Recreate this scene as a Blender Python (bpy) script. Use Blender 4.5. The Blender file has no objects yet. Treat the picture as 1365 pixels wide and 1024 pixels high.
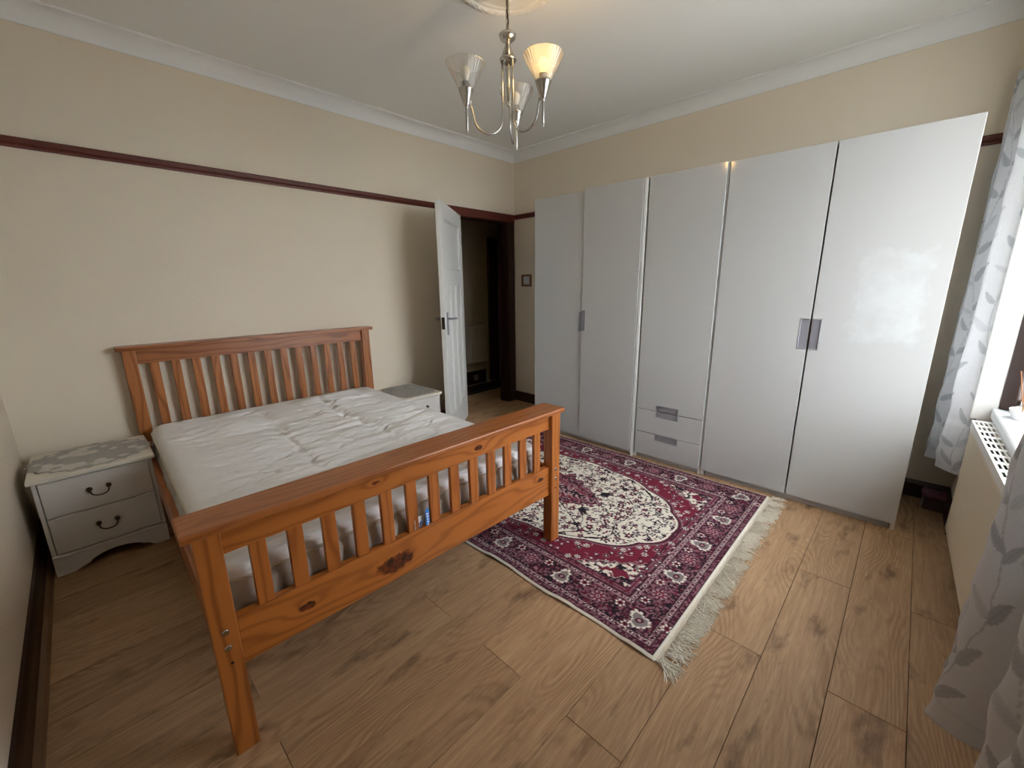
import bpy, bmesh, math, random
import numpy as np
from mathutils import Vector, Matrix
random.seed(7); RNG = np.random.default_rng(11)
PI = math.pi
scene = bpy.context.scene
COL = scene.collection

# ------------------------------------------------------------------ camera, sky, exposure
cam = bpy.data.cameras.new('camera'); camo = bpy.data.objects.new('camera', cam); COL.objects.link(camo)
cam.sensor_fit = 'HORIZONTAL'; cam.sensor_width = 36.0
cam.lens = 36.0 * 552.95 / 1365.0
cam.clip_start = 0.02; cam.clip_end = 200
R_ = (0.7221247, 0.69164558, -0.0127398); U_ = (-0.15227073, 0.17689173, 0.97238004); F_ = (-0.67479593, 0.70023975, -0.23305526)
M = Matrix.Identity(4)
for i in range(3):
    M[i][0] = R_[i]; M[i][1] = U_[i]; M[i][2] = -F_[i]
M.translation = (3.2094, -3.3977, 1.3018)
camo.matrix_world = M
scene.camera = camo

world = bpy.data.worlds.new('world'); scene.world = world; world.use_nodes = True
bg = world.node_tree.nodes['Background']
bg.inputs['Color'].default_value = (0.91, 0.955, 1.0, 1); bg.inputs['Strength'].default_value = 13.6
scene.view_settings.view_transform = 'Standard'; scene.view_settings.look = 'None'
scene.view_settings.gamma = 1.0; scene.view_settings.use_curve_mapping = False
scene.view_settings.exposure = 0.0

# ------------------------------------------------------------------ helpers
def srgb(r, g, b):
    f = lambda c: (c/255/12.92) if c/255 <= .04045 else ((c/255+.055)/1.055)**2.4
    return (f(r), f(g), f(b))

def link(name, me, parent=None, mats=None):
    o = bpy.data.objects.new(name, me); COL.objects.link(o)
    if parent: o.parent = parent
    if mats is not None and me is not None:
        me.materials.append(mats)
    return o

def tag(o, label=None, cat=None, group=None, kind=None):
    if label: o['label'] = label
    if cat: o['category'] = cat
    if group: o['group'] = group
    if kind: o['kind'] = kind
    return o

def empty(name, loc=(0, 0, 0), rz=0):
    o = bpy.data.objects.new(name, None); COL.objects.link(o)
    o.location = loc; o.rotation_euler = (0, 0, rz); o.empty_display_size = .05
    return o

class MB:
    def __init__(s): s.bm = bmesh.new()
    def box(s, x0, x1, y0, y1, z0, z1, bev=0, seg=1, mat=None):
        b = bmesh.new()
        vs = [b.verts.new((x, y, z)) for x in (x0, x1) for y in (y0, y1) for z in (z0, z1)]
        for f in ((0,1,3,2),(4,6,7,5),(0,4,5,1),(2,3,7,6),(0,2,6,4),(1,5,7,3)): b.faces.new([vs[i] for i in f])
        if bev: bmesh.ops.bevel(b, geom=b.edges[:], offset=bev, segments=seg, affect='EDGES', profile=.6)
        return s.add(b, mat)
    def add(s, b, mat=None):
        if mat is not None: bmesh.ops.transform(b, matrix=mat, verts=b.verts[:])
        me = bpy.data.meshes.new('t'); b.to_mesh(me); b.free(); s.bm.from_mesh(me); bpy.data.meshes.remove(me)
        return s
    def prism(s, pts, axis, a0, a1, bev=0, mat=None):
        """closed 2D outline extruded along axis; pts given in the two other axes in xyz order"""
        b = bmesh.new()
        def P(p, a): return {'x': (a, p[0], p[1]), 'y': (p[0], a, p[1]), 'z': (p[0], p[1], a)}[axis]
        v0 = [b.verts.new(P(p, a0)) for p in pts]; v1 = [b.verts.new(P(p, a1)) for p in pts]
        n = len(pts)
        b.faces.new(v0); b.faces.new(v1[::-1])
        for i in range(n): b.faces.new((v0[i], v1[i], v1[(i+1) % n], v0[(i+1) % n]))
        bmesh.ops.recalc_face_normals(b, faces=b.faces[:])
        if bev: bmesh.ops.bevel(b, geom=b.edges[:], offset=bev, segments=1, affect='EDGES')
        return s.add(b, mat)
    def tube(s, pts, r, n=8, closed=False):
        b = bmesh.new(); pts = [Vector(p) for p in pts]; N = len(pts)
        rr = r if isinstance(r, (list, tuple)) else [r]*N
        rings = []; up = None
        for i, p in enumerate(pts):
            if closed: t = pts[(i+1) % N] - pts[i-1]
            else: t = pts[min(i+1, N-1)] - pts[max(i-1, 0)]
            t.normalize()
            if up is None:
                up = Vector((0, 0, 1)) if abs(t.z) < .9 else Vector((1, 0, 0))
            a = t.cross(up).normalized(); c = a.cross(t).normalized(); up = c
            rings.append([b.verts.new(p + (a*math.cos(2*PI*k/n) + c*math.sin(2*PI*k/n))*rr[i]) for k in range(n)])
        for i in range(N if closed else N-1):
            A, B = rings[i], rings[(i+1) % N]
            for k in range(n): b.faces.new((A[k], A[(k+1) % n], B[(k+1) % n], B[k]))
        if not closed:
            b.faces.new(rings[0][::-1]); b.faces.new(rings[-1])
        for f in b.faces: f.smooth = True
        return s.add(b)
    def lathe(s, prof, n=24, c=(0, 0, 0), smooth=True, mat=None):
        b = bmesh.new(); rings = []
        for r, z in prof:
            if r < 1e-6: rings.append([b.verts.new((c[0], c[1], c[2]+z))])
            else: rings.append([b.verts.new((c[0]+r*math.cos(2*PI*k/n), c[1]+r*math.sin(2*PI*k/n), c[2]+z)) for k in range(n)])
        for A, B in zip(rings, rings[1:]):
            for k in range(n):
                k2 = (k+1) % n
                if len(A) == 1 and len(B) == 1: continue
                if len(A) == 1: f = b.faces.new((A[0], B[k2], B[k]))
                elif len(B) == 1: f = b.faces.new((A[k], A[k2], B[0]))
                else: f = b.faces.new((A[k], A[k2], B[k2], B[k]))
                f.smooth = smooth
        return s.add(b, mat)
    def sphere(s, c, r, sx=1, sy=1, sz=1, u=14, v=8):
        b = bmesh.new(); bmesh.ops.create_uvsphere(b, u_segments=u, v_segments=v, radius=r)
        for f in b.faces: f.smooth = True
        bmesh.ops.transform(b, matrix=Matrix.Translation(c) @ Matrix.Diagonal((sx, sy, sz, 1)), verts=b.verts[:])
        return s.add(b)
    def mesh(s, name):
        me = bpy.data.meshes.new(name); s.bm.to_mesh(me); s.bm.free(); return me
    def build(s, name, m, parent=None, label=None):
        o = link(name, s.mesh(name), parent, m)
        if label: o['label'] = label
        return o

def box(name, m, parent, *d, bev=.002, label=None):
    return MB().box(*d, bev=bev).build(name, m, parent, label)

def grid(name, P, m, parent=None, col=None, smooth=True, wrap=False, flip=False):
    """surface from an (n, m, 3) array, optional linear colours (n, m, 3)"""
    n, k = P.shape[:2]; me = bpy.data.meshes.new(name)
    idx = np.arange(n*k).reshape(n, k)
    if wrap: idx = np.concatenate([idx, idx[:, :1]], 1)
    q = np.stack([idx[:-1, :-1], idx[1:, :-1], idx[1:, 1:], idx[:-1, 1:]], -1).reshape(-1, 4)
    if flip: q = q[:, ::-1]
    me.vertices.add(n*k); me.vertices.foreach_set('co', P.astype(np.float32).ravel())
    me.loops.add(q.size); me.loops.foreach_set('vertex_index', q.astype(np.int32).ravel())
    me.polygons.add(len(q)); me.polygons.foreach_set('loop_start', np.arange(0, q.size, 4, dtype=np.int32))
    me.update(calc_edges=True)
    if smooth: me.polygons.foreach_set('use_smooth', np.ones(len(q), bool))
    if col is not None:
        a = me.color_attributes.new('Col', 'FLOAT_COLOR', 'POINT')
        c4 = np.ones((n*k, 4), np.float32); c4[:, :3] = col.reshape(-1, 3); a.data.foreach_set('color', c4.ravel())
    return link(name, me, parent, m)

def vnoise(x, y, seed=0):
    """smooth value noise in numpy"""
    xi = np.floor(x).astype(np.int64); yi = np.floor(y).astype(np.int64); fx = x-xi; fy = y-yi
    def h(a, b):
        n = (a*374761393 + b*668265263 + seed*1442695041) & 0x7fffffff
        n = ((n ^ (n >> 13))*1274126177) & 0x7fffffff
        return ((n ^ (n >> 16)) & 0xffff)/65535.0
    sx = fx*fx*(3-2*fx); sy = fy*fy*(3-2*fy)
    return (h(xi, yi)*(1-sx)+h(xi+1, yi)*sx)*(1-sy) + (h(xi, yi+1)*(1-sx)+h(xi+1, yi+1)*sx)*sy

def catmull(pts, n):
    P = [np.array(p, float) for p in pts]; P = [2*P[0]-P[1]] + P + [2*P[-1]-P[-2]]; out = []
    for i in range(1, len(P)-2):
        for t in np.linspace(0, 1, n, endpoint=False):
            a, b, c, d = P[i-1:i+3]
            out.append(.5*((2*b)+(-a+c)*t+(2*a-5*b+4*c-d)*t*t+(-a+3*b-3*c+d)*t**3))
    out.append(P[-2]); return np.array(out)

# ------------------------------------------------------------------ materials
class NT:
    def __init__(s, name):
        s.m = bpy.data.materials.new(name); s.m.use_nodes = True; s.t = s.m.node_tree
        s.b = s.t.nodes['Principled BSDF']; s.out = s.t.nodes['Material Output']
    def n(s, typ, props=None, **ins):
        nd = s.t.nodes.new(typ)
        for k, v in (props or {}).items(): setattr(nd, k, v)
        for k, v in ins.items():
            key = int(k[1:]) if k[0] == '_' and k[1:].isdigit() else k.replace('_', ' ')
            s.set(nd.inputs[key], v)
        return nd
    def set(s, sock, v):
        if isinstance(v, bpy.types.NodeSocket): s.t.links.new(v, sock)
        elif isinstance(v, tuple) and len(v) == 3 and sock.type == 'RGBA': sock.default_value = (*v, 1)
        else: sock.default_value = v
    def math(s, op, a, b=0.0, c=0.0):
        return s.n('ShaderNodeMath', {'operation': op}, _0=a, _1=b, _2=c).outputs[0]
    def mix(s, f, a, b, mode='MIX'):
        nd = s.n('ShaderNodeMix', {'data_type': 'RGBA', 'blend_type': mode})
        s.set(nd.inputs[0], f); s.set(nd.inputs[6], a); s.set(nd.inputs[7], b); return nd.outputs[2]
    def ramp(s, f, *stops):
        nd = s.n('ShaderNodeValToRGB', None, Fac=f); e = nd.color_ramp.elements
        while len(e) < len(stops): e.new(.5)
        for el, (p, c) in zip(e, stops): el.position = p; el.color = (*c, 1) if isinstance(c, tuple) else (c, c, c, 1)
        return nd.outputs[0]
    def sep(s, v): return s.n('ShaderNodeSeparateXYZ', None, Vector=v).outputs
    def comb(s, x, y, z): return s.n('ShaderNodeCombineXYZ', None, X=x, Y=y, Z=z).outputs[0]
    def noise(s, v, scale, detail=2.0, rough=.5, w=None):
        nd = s.n('ShaderNodeTexNoise', {'noise_dimensions': '4D' if w is not None else '3D'}, Vector=v, Scale=scale, Detail=detail, Roughness=rough)
        if w is not None: s.set(nd.inputs['W'], w)
        return nd.outputs[0]
    def obj(s): return s.n('ShaderNodeTexCoord').outputs['Object']
    def rnd(s): return s.n('ShaderNodeObjectInfo').outputs['Random']
    def P(s, **k):
        for a, v in k.items(): s.set(s.b.inputs[a.replace('_', ' ')], v)
        return s
    def bump(s, h, strength=.2, dist=.01):
        s.set(s.b.inputs['Normal'], s.n('ShaderNodeBump', None, Strength=strength, Distance=dist, Height=h).outputs[0]); return s

def simple(name, rgb, rough=.5, metal=0, var=0, vscale=8, bump=0, bscale=60, **k):
    t = NT(name); c = srgb(*rgb)
    if var or bump: co = t.obj()
    if var:
        f = t.noise(co, vscale, 4)
        col = t.mix(f, tuple(x*(1-var) for x in c), tuple(min(1, x*(1+var)) for x in c))
    else: col = c
    t.P(Base_Color=col, Roughness=rough, Metallic=metal, **k)
    if bump: t.bump(t.noise(co, bscale, 3), bump, .004)
    return t.m

def pine(name, axis, base=(186, 112, 52), dark=(132, 70, 26), knots=(), ringscale=1.0):
    """lacquered pine, grain along axis; knots = (x, y, z, radius) in the bed's own coordinates"""
    t = NT(name); co = t.obj(); r = t.rnd()
    X, Y, Z = t.sep(co)
    L, a, b = {'x': (X, Y, Z), 'y': (Y, X, Z), 'z': (Z, X, Y)}[axis]
    off = t.math('MULTIPLY', r, 13.0)
    L2 = t.math('ADD', L, off); a2 = t.math('ADD', a, off)
    v = t.comb(t.math('MULTIPLY', L2, 1.6), t.math('MULTIPLY', a2, 9.0), t.math('MULTIPLY', b, 9.0))
    warp = t.noise(v, 1.0, 2)
    ph = t.math('ADD', t.math('MULTIPLY', t.math('ADD', a2, t.math('MULTIPLY', b, .8)), 190*ringscale), t.math('MULTIPLY', warp, 26.0))
    kmask = None
    for (kx, ky, kz, kr) in knots:
        d = t.n('ShaderNodeVectorMath', {'operation': 'SUBTRACT'}, _0=co); d.inputs[1].default_value = (kx, ky, kz)
        sc = {'x': (.45, 1, 1), 'y': (1, .45, 1), 'z': (1, 1, .45)}[axis]
        m = t.n('ShaderNodeVectorMath', {'operation': 'MULTIPLY'}, _0=d.outputs[0]); m.inputs[1].default_value = sc
        ln = t.n('ShaderNodeVectorMath', {'operation': 'LENGTH'}, _0=m.outputs[0]).outputs['Value']
        wob = t.math('ADD', ln, t.math('MULTIPLY', t.math('SUBTRACT', t.noise(co, 45, 2), .5), kr*.9))
        q = t.n('ShaderNodeMapRange', None, _0=wob, _1=kr*.75, _2=kr*1.0, _3=1.0, _4=0.0); q.clamp = True
        halo = t.math('DIVIDE', kr*14, t.math('ADD', ln, kr*.6)); ph = t.math('ADD', ph, t.math('MULTIPLY', halo, 1.0))
        kmask = q.outputs[0] if kmask is None else t.math('MAXIMUM', kmask, q.outputs[0])
    ring = t.math('MULTIPLY_ADD', t.math('SINE', ph), .5, .5)
    ring = t.math('POWER', ring, 3.5)
    fine = t.noise(t.comb(t.math('MULTIPLY', L2, 12.0), t.math('MULTIPLY', a2, 300.0), t.math('MULTIPLY', b, 300.0)), 1.0, 2)
    bc, dc = srgb(*base), srgb(*dark)
    f = t.math('ADD', t.math('MULTIPLY', ring, .85), t.math('MULTIPLY', fine, .35))
    tone = t.noise(v, .5, 1)
    c = t.mix(f, bc, dc)
    c = t.mix(t.math('MULTIPLY', tone, .45), c, srgb(194, 120, 58))
    if kmask is not None: c = t.mix(kmask, c, t.mix(t.ramp(t.noise(co, 60, 3), (.4, 0.0), (.62, 1.0)), srgb(40, 15, 8), srgb(112, 46, 20)))
    t.P(Base_Color=c, Roughness=.34, Coat_Weight=.12, Coat_Roughness=.2)
    t.bump(fine, .06, .002)
    return t.m

def oak(name):
    t = NT(name); co = t.obj(); r = t.rnd(); X, Y, Z = t.sep(co)
    w = t.math('MULTIPLY', r, 60.0)
    warp = t.noise(t.comb(t.math('MULTIPLY', X, 5.0), t.math('MULTIPLY', Y, 1.3), 0.0), 1.0, 1.5, .45, w)
    ph = t.math('ADD', t.math('MULTIPLY', X, 330.0), t.math('MULTIPLY', warp, 175.0))
    ring = t.math('POWER', t.math('MULTIPLY_ADD', t.math('SINE', ph), .5, .5), 1.6)
    fine = t.noise(t.comb(t.math('MULTIPLY', X, 420.0), t.math('MULTIPLY', Y, 12.0), 0.0), 1.0, 3, .65, w)
    med = t.noise(t.comb(t.math('MULTIPLY', X, 70.0), t.math('MULTIPLY', Y, 3.5), 0.0), 1.0, 4, .65, w)
    big = t.noise(t.comb(t.math('MULTIPLY', X, 9.0), t.math('MULTIPLY', Y, 2.2), 0.0), 1.0, 3, .55, t.math('ADD', w, 9.0))
    c = t.mix(t.math('MULTIPLY', ring, t.ramp(big, (.44, .06), (.64, .62))), srgb(206, 168, 126), srgb(154, 114, 76))
    c = t.mix(t.ramp(med, (.38, 0.0), (.72, .6)), c, srgb(158, 118, 80))
    c = t.mix(t.ramp(fine, (.4, 0.0), (.75, .55)), c, srgb(140, 102, 66))
    blot = t.noise(t.comb(t.math('MULTIPLY', X, 12.0), t.math('MULTIPLY', Y, 4.2), 3.0), 1.0, 4, .62, w)
    c = t.mix(t.ramp(blot, (.56, 0.0), (.72, .85)), c, srgb(104, 72, 48))
    hs = t.n('ShaderNodeHueSaturation', None, Color=c, Hue=.5, Saturation=.95, Value=t.math('MULTIPLY_ADD', r, .16, .86))
    t.P(Base_Color=hs.outputs[0], Roughness=t.math('MULTIPLY_ADD', fine, .15, .42), Specular_IOR_Level=.4)
    t.bump(fine, .08, .002)
    return t.m

def vcol(name, rough=.85, bump=0, bscale=500, transl=0, **k):
    t = NT(name); a = t.n('ShaderNodeVertexColor', {'layer_name': 'Col'}).outputs[0]
    t.P(Base_Color=a, Roughness=rough, Specular_IOR_Level=.2, **k)
    if bump: t.bump(t.noise(t.obj(), bscale, 2), bump, .003)
    if transl:
        tr = t.n('ShaderNodeBsdfTranslucent', None, Color=a).outputs[0]
        mx = t.n('ShaderNodeMixShader', None, _0=transl, _1=t.b.outputs[0], _2=tr)
        t.t.links.new(mx.outputs[0], t.out.inputs[0])
    return t.m

def pane_mat(name, trans=.93, tint=(1, 1, 1), rough=.02):
    t = NT(name); tr = t.n('ShaderNodeBsdfTransparent', None, Color=tint).outputs[0]
    gl = t.n('ShaderNodeBsdfGlossy', None, Roughness=rough).outputs[0]
    mx = t.n('ShaderNodeMixShader', None, _0=1-trans, _1=tr, _2=gl); t.t.links.new(mx.outputs[0], t.out.inputs[0])
    return t.m

M_wall = simple('cream wallpaper', (232, 221, 202), .85, var=.02, vscale=3, bump=.35, bscale=170)
M_ceil = simple('white ceiling paint', (245, 246, 243), .9, bump=.15, bscale=120)
M_white = simple('white gloss paint', (228, 229, 226), .45)
M_cove = simple('white coving paint', (240, 241, 240), .7)
M_mahog = simple('dark mahogany stain', (92, 36, 26), .5, var=.25, vscale=20)
M_dark = simple('dark brown stain', (44, 24, 20), .4, var=.25, vscale=20)
M_oak = oak('oak laminate')
M_under = simple('dark joint underlay', (74, 52, 34), .9)
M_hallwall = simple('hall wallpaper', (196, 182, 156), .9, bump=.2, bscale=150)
M_gloss = simple('white gloss laminate', (187, 188, 187), .10)
M_lam = simple('white laminate', (226, 226, 224), .5)
M_pl = simple('grey plinth laminate', (186, 184, 186), .5)
M_alu = simple('brushed aluminium', (178, 180, 186), .35, .7)
M_aludk = simple('shaded aluminium tray', (142, 142, 150), .45, .3)
M_nick = simple('satin nickel', (196, 196, 194), .24, 1.0)
M_black = simple('black gap', (16, 15, 15), .8)
M_cab = simple('white painted cabinet', (214, 211, 206), .45, var=.03)
M_cabtop = simple('cream cabinet top', (226, 220, 206), .4)
M_bronze = simple('antique bronze', (70, 58, 46), .35, .9)
M_rad = simple('cream radiator enamel', (222, 213, 192), .4)
M_radw = simple('white radiator enamel', (236, 237, 235), .4)
M_pane = pane_mat('window glass')
M_frame = simple('dark brown window frame', (60, 42, 36), .35, var=.15)
M_shade = None

# ------------------------------------------------------------------ setting: shell
W = 3.52; DN = -3.72; H = 2.60
def struct(name, mb, m, label=None):
    o = mb.build(name, m); o['kind'] = 'structure'
    if label: o['label'] = label
    return o
T = .12
yA, yB = -.862, -.112                     # door opening
struct('wall_left', MB().box(-T, 0, DN-T, yA, 0, H).box(-T, 0, yB, T, 0, H).box(-T, 0, yA, yB, 1.945, H), M_wall)
struct('wall_back', MB().box(0, W+.3, 0, T, 0, H), M_wall)
struct('wall_front', MB().box(-T, W+.6, DN-T, DN, 0, H), M_wall)
struct('wall_right', MB().box(W, W+.12, -.45, 0, 0, H).box(W, W+.12, DN, -2.75, 0, H).box(W, W+.14, -2.75, -.45, 2.25, H)
       .prism([(3.60, -.45), (4.06, -.79), (4.06, -2.40), (3.60, -2.75)], 'z', 0, .655)
       .prism([(W+.0, -.39), (3.64, -.39), (4.14, -.76), (4.14, -2.44), (3.64, -2.81), (W+.0, -2.81)], 'z', 2.27, 2.40), M_wall)
struct('ceiling', MB().box(-T, W+.6, DN-T, T, H, H+.1), M_ceil)
struct('ground', MB().box(3.9, 40, -30, 30, -.6, -.5), simple('pale paving', (170, 168, 162), .9, var=.1))
# hall beyond the door
struct('wall_hall', MB().box(-1.07, -.95, -2.0, 1.9, 0, H).box(-1.07, -T, 1.78, 1.9, 0, H).box(-1.07, -T, -2.0, -1.88, 0, H).box(-T, 0, T, 1.9, 0, H), M_hallwall)
struct('ceiling_hall', MB().box(-1.07, -T, -2.0, 1.9, H, H+.1), M_ceil)
struct('baseboard_hall', MB().box(-.95, -.93, -1.88, .40, 0, .18, bev=.004), M_dark)

# floor: every plank a piece of its own
floor = struct('floor', MB().box(-1.0, 4.05, DN-.02, 1.9, -.04, -.008), M_under)
PW, PL, G = .1905, 1.285, .0009
row_x0 = 3.3815 - 23*PW
cache = {}
def plank_mesh(w, l):
    k = (round(w, 4), round(l, 4))
    if k not in cache:
        mb = MB().box(G, w-G, G, l-G, -.008, 0); b = mb.bm
        ed = [e for e in b.edges if all(abs(v.co.z) < 1e-6 for v in e.verts)]
        bmesh.ops.bevel(b, geom=ed, offset=.0008, segments=1, affect='EDGES')
        cache[k] = mb.mesh('plank'); cache[k].materials.append(M_oak)
    return cache[k]
def planks(xa, xb, ya, yb):
    for k in range(0, 26):
        x0, x1 = max(row_x0+k*PW, xa), min(row_x0+(k+1)*PW, xb)
        if x1-x0 < .02: continue
        offs = -.6375 if (k % 2) == 0 else 0.0
        y = -9*PL + offs + .007
        while y < yb:
            a, b = max(y, ya), min(y+PL, yb)
            if b-a > .02:
                o = bpy.data.objects.new('plank', plank_mesh(x1-x0, b-a)); COL.objects.link(o); o.parent = floor
                o.location = (x0, a, 0)
            y += PL
planks(0.0, 3.60, DN, 0.0)
planks(-.95, 0.0, -1.0, 1.0)

# trims: coving, picture rail, skirting, architrave
cov = [(0, H), (0, H-.09), (.006, H-.09), (.006, H-.082)] + [(.006+.068*(1-math.cos(a)), H-.082+.070*math.sin(a)) for a in np.linspace(.15, 1.45, 8)] + [(.080, H-.010), (.080, H)]
def wallprof(prof, wall):
    if wall == 'left': return ([(p[0], p[1]) for p in prof], 'y', DN, 0)
    if wall == 'back': return ([(-p[0], p[1]) for p in prof], 'x', 0, W)
    if wall == 'front': return ([(DN+p[0], p[1]) for p in prof], 'x', 0, W)
    if wall == 'right': return ([(W-p[0], p[1]) for p in prof], 'y', DN, 0)
def trimrun(name, prof, m, wall, a0=None, a1=None):
    p, ax, b0, b1 = wallprof(prof, wall)
    return struct(name, MB().prism(p, ax, a0 if a0 is not None else b0, a1 if a1 is not None else b1), m)
for i, w in enumerate(('left', 'back', 'front', 'right')): trimrun('trim_%d' % (i+1), cov, M_cove, w)
rail = [(0, 1.965), (.012, 1.965), (.014, 1.975), (.022, 1.985), (.024, 2.005), (.018, 2.011), (0, 2.011)]
trimrun('trim_5', rail, M_mahog, 'left', DN, -.95)
trimrun('trim_6', rail, M_mahog, 'back', .02)
trimrun('trim_7', rail, M_mahog, 'front')
skirt = [(0, 0), (.02, 0), (.02, .085), (.016, .095), (.010, .105), (0, .105)]
trimrun('baseboard_left', skirt, M_mahog, 'left', DN, -.95)
trimrun('baseboard_back', skirt, M_dark, 'back')
trimrun('baseboard_front', [(p[0], p[1]*1.15) for p in skirt], M_dark, 'front')
trimrun('baseboard_right', skirt, M_dark, 'right', -.45, 0)
trimrun('trim_8', [(.02, 0), (.042, 0), (.040, .010), (.034, .018), (.02, .022)], simple('oak beading', (122, 92, 66), .5, var=.2, vscale=15), 'front')
struct('trim_9', MB().box(0, .022, yB-.006, -.022, 0, 1.935, bev=.004).box(-T-.022, -T, yB-.006, -.022, 0, 1.935, bev=.004), M_dark)
struct('trim_10', MB().box(0, .022, yA-.085, yA+.006, 0, 1.935, bev=.004), M_dark)
struct('trim_11', MB().box(0, .024, yA-.09, -.018, 1.930, 2.010, bev=.004), M_mahog)
struct('trim_12', MB().box(-T, 0, yB-.024, yB, 0, 1.945).box(-T, 0, yA, yA+.024, 0, 1.945).box(-T, 0, yA+.024, yB-.024, 1.928, 1.945)
       .box(-.075, -.05, yB-.036, yB-.024, 0, 1.928), M_dark)

# bedroom door: leaf folded back towards the bed wall
d = Vector((.631, -.776, 0)); nrm = Vector((.776, .631, 0))
door = empty('door_1'); door['kind'] = 'structure'; door['label'] = 'white painted bedroom door standing open, grooved panels'
door.matrix_world = Matrix(((d.x, nrm.x, 0, .075), (d.y, nrm.y, 0, -.795), (0, 0, 1, .008), (0, 0, 0, 1)))
DW, DH, DT = .76, 1.915, .04
def dbox(name, a0, a1, z0, z1, t0=-DT, t1=0, bev=.003, m=M_white): return box(name, m, door, a0, a1, t0, t1, z0, z1, bev=bev)
dbox('stile', 0, .105, 0, DH); dbox('stile', DW-.105, DW, 0, DH)
dbox('rail', .105, DW-.105, 0, .22); dbox('rail', .105, DW-.105, 1.30, 1.42); dbox('rail', .105, DW-.105, DH-.12, DH)
pw = (DW-.21-2*.075)/3
for k in (1, 2):
    a = .105+k*pw+(k-1)*.075; dbox('muntin', a, a+.075, .22, 1.30)
def dpanel(a0, a1, z0, z1):
    mb = MB().box(a0, a1, -DT+.014, -.014, z0, z1)
    for (p, q, r, s_) in ((a0, a0+.012, z0, z1), (a1-.012, a1, z0, z1), (a0, a1, z0, z0+.012), (a0, a1, z1-.012, z1)):
        mb.box(p, q, -.015, -.004, r, s_, bev=.003)
    mb.build('panel', M_white, door)
for k in range(3):
    a = .105+k*(pw+.075); dpanel(a, a+pw, .22, 1.30)
dpanel(.105, DW-.105, 1.42, DH-.12)
for sgn, off in ((1, 0), (-1, -DT)):
    mb = MB().box(DW-.075, DW-.035, min(off, off+sgn*.006), max(off, off+sgn*.006), .905, 1.085, bev=.002)
    mb.tube([(DW-.055, off, 1.035), (DW-.055, off+sgn*.045, 1.035), (DW-.068, off+sgn*.052, 1.035), (DW-.17, off+sgn*.05, 1.03), (DW-.182, off+sgn*.046, 1.024)], [.009, .009, .009, .008, .007])
    mb.build('door_handle', M_aludk, door, 'grey metal lever handle on a long backplate')
mb = MB().box(DW, DW+.0015, -.032, -.008, .955, 1.05); mb.box(DW+.001, DW+.006, -.026, -.014, 1.01, 1.03)
mb.build('lock_plate', M_bronze, door)
for z in (.2, 1.65): MB().tube([(-.004, -.002, z), (-.004, -.002, z+.09)], .007).build('hinge', M_bronze, door)

# window bay
win = empty('window_1'); win['kind'] = 'structure'
WZ0, WZ1 = .705, 2.25
def wbar(name, p, q, z0, z1, w=.06, t=.05, m=M_frame):
    p, q = Vector((*p, 0)), Vector((*q, 0)); L = (q-p).length; dd = (q-p).normalized()
    mt = Matrix(((dd.x, -dd.y, 0, p.x), (dd.y, dd.x, 0, p.y), (0, 0, 1, 0), (0, 0, 0, 1)))
    MB().box(0, L, -t/2, t/2, z0, z1, bev=.004, mat=mt).build(name, m, win)
Wp = [(3.575, -.455), (4.0, -.805), (4.0, -2.395), (3.575, -2.745)]
for i in range(3):
    p, q = Vector(Wp[i]), Vector(Wp[i+1]); L = (q-p).length; u = (q-p)/L
    cuts = [0, L-.06] if i != 1 else [0, L/3-.03, 2*L/3-.03, L-.06]
    for c_ in cuts: wbar('post', p+u*c_, p+u*(c_+.06), WZ0, WZ1)
    for k in range(len(cuts)-1):
        a, b = p+u*(cuts[k]+.06), p+u*cuts[k+1]
        wbar('rail', a, b, WZ0, WZ0+.06); wbar('rail', a, b, WZ1-.06, WZ1); wbar('transom', a, b, 1.75, 1.80)
        wbar('pane', a, b, WZ0+.06, 1.75, t=.006, m=M_pane); wbar('pane', a, b, 1.80, WZ1-.06, t=.006, m=M_pane)
MB().prism([(3.545, -.455), (3.58, -.455), (4.05, -.84), (4.05, -2.36), (3.58, -2.745), (3.545, -2.745)], 'z', .655, .705, bev=.005).build('window_sill', simple('white sill paint', (232, 236, 240), .35), win)

struct('trim_13', MB().box(3.482, 3.60, -.472, -.448, .64, 2.25, bev=.003).box(3.505, 3.60, -.472, -.448, 0, .64).box(3.505, 3.60, -2.752, -2.738, 0, 2.25, bev=.003), M_white)

# ------------------------------------------------------------------ ceiling rose and chandelier
RX, RY = 1.70, -1.83
th = np.linspace(0, 2*PI, 180, endpoint=False); rr = np.concatenate([np.linspace(.0, .19, 30), np.linspace(.195, .245, 24)])
Th, Rr = np.meshgrid(th, rr); zz = np.zeros_like(Rr)
zz += .012*np.exp(-((Rr-.03)/.03)**2)
zz += .012*np.clip(np.cos(Th*8)*np.cos((Rr-.115)/.06*1.4), 0, 1)*np.exp(-((Rr-.115)/.045)**2)
zz += .006*np.exp(-((Rr-.185)/.006)**2)
zz += .011*np.exp(-((Rr-.215)/.017)**4)*(1+.35*np.sin(Th*36+Rr*160)*np.sin(Rr*260))
zz += .004*np.exp(-((Rr-.237)/.005)**2)
zz = zz*np.clip((.245-Rr)/.004, 0, 1)+.006*np.clip((.245-Rr)/.001, 0, 1)
Pz = np.stack([Rr*np.cos(Th), Rr*np.sin(Th), -zz], -1)
ro = grid('ceiling_rose', Pz, simple('white plaster', (240, 240, 236), .8), wrap=True)
ro.location = (RX, RY, H); tag(ro, 'round white plaster ceiling rose with leaf relief above the chandelier', 'ceiling rose')

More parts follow.
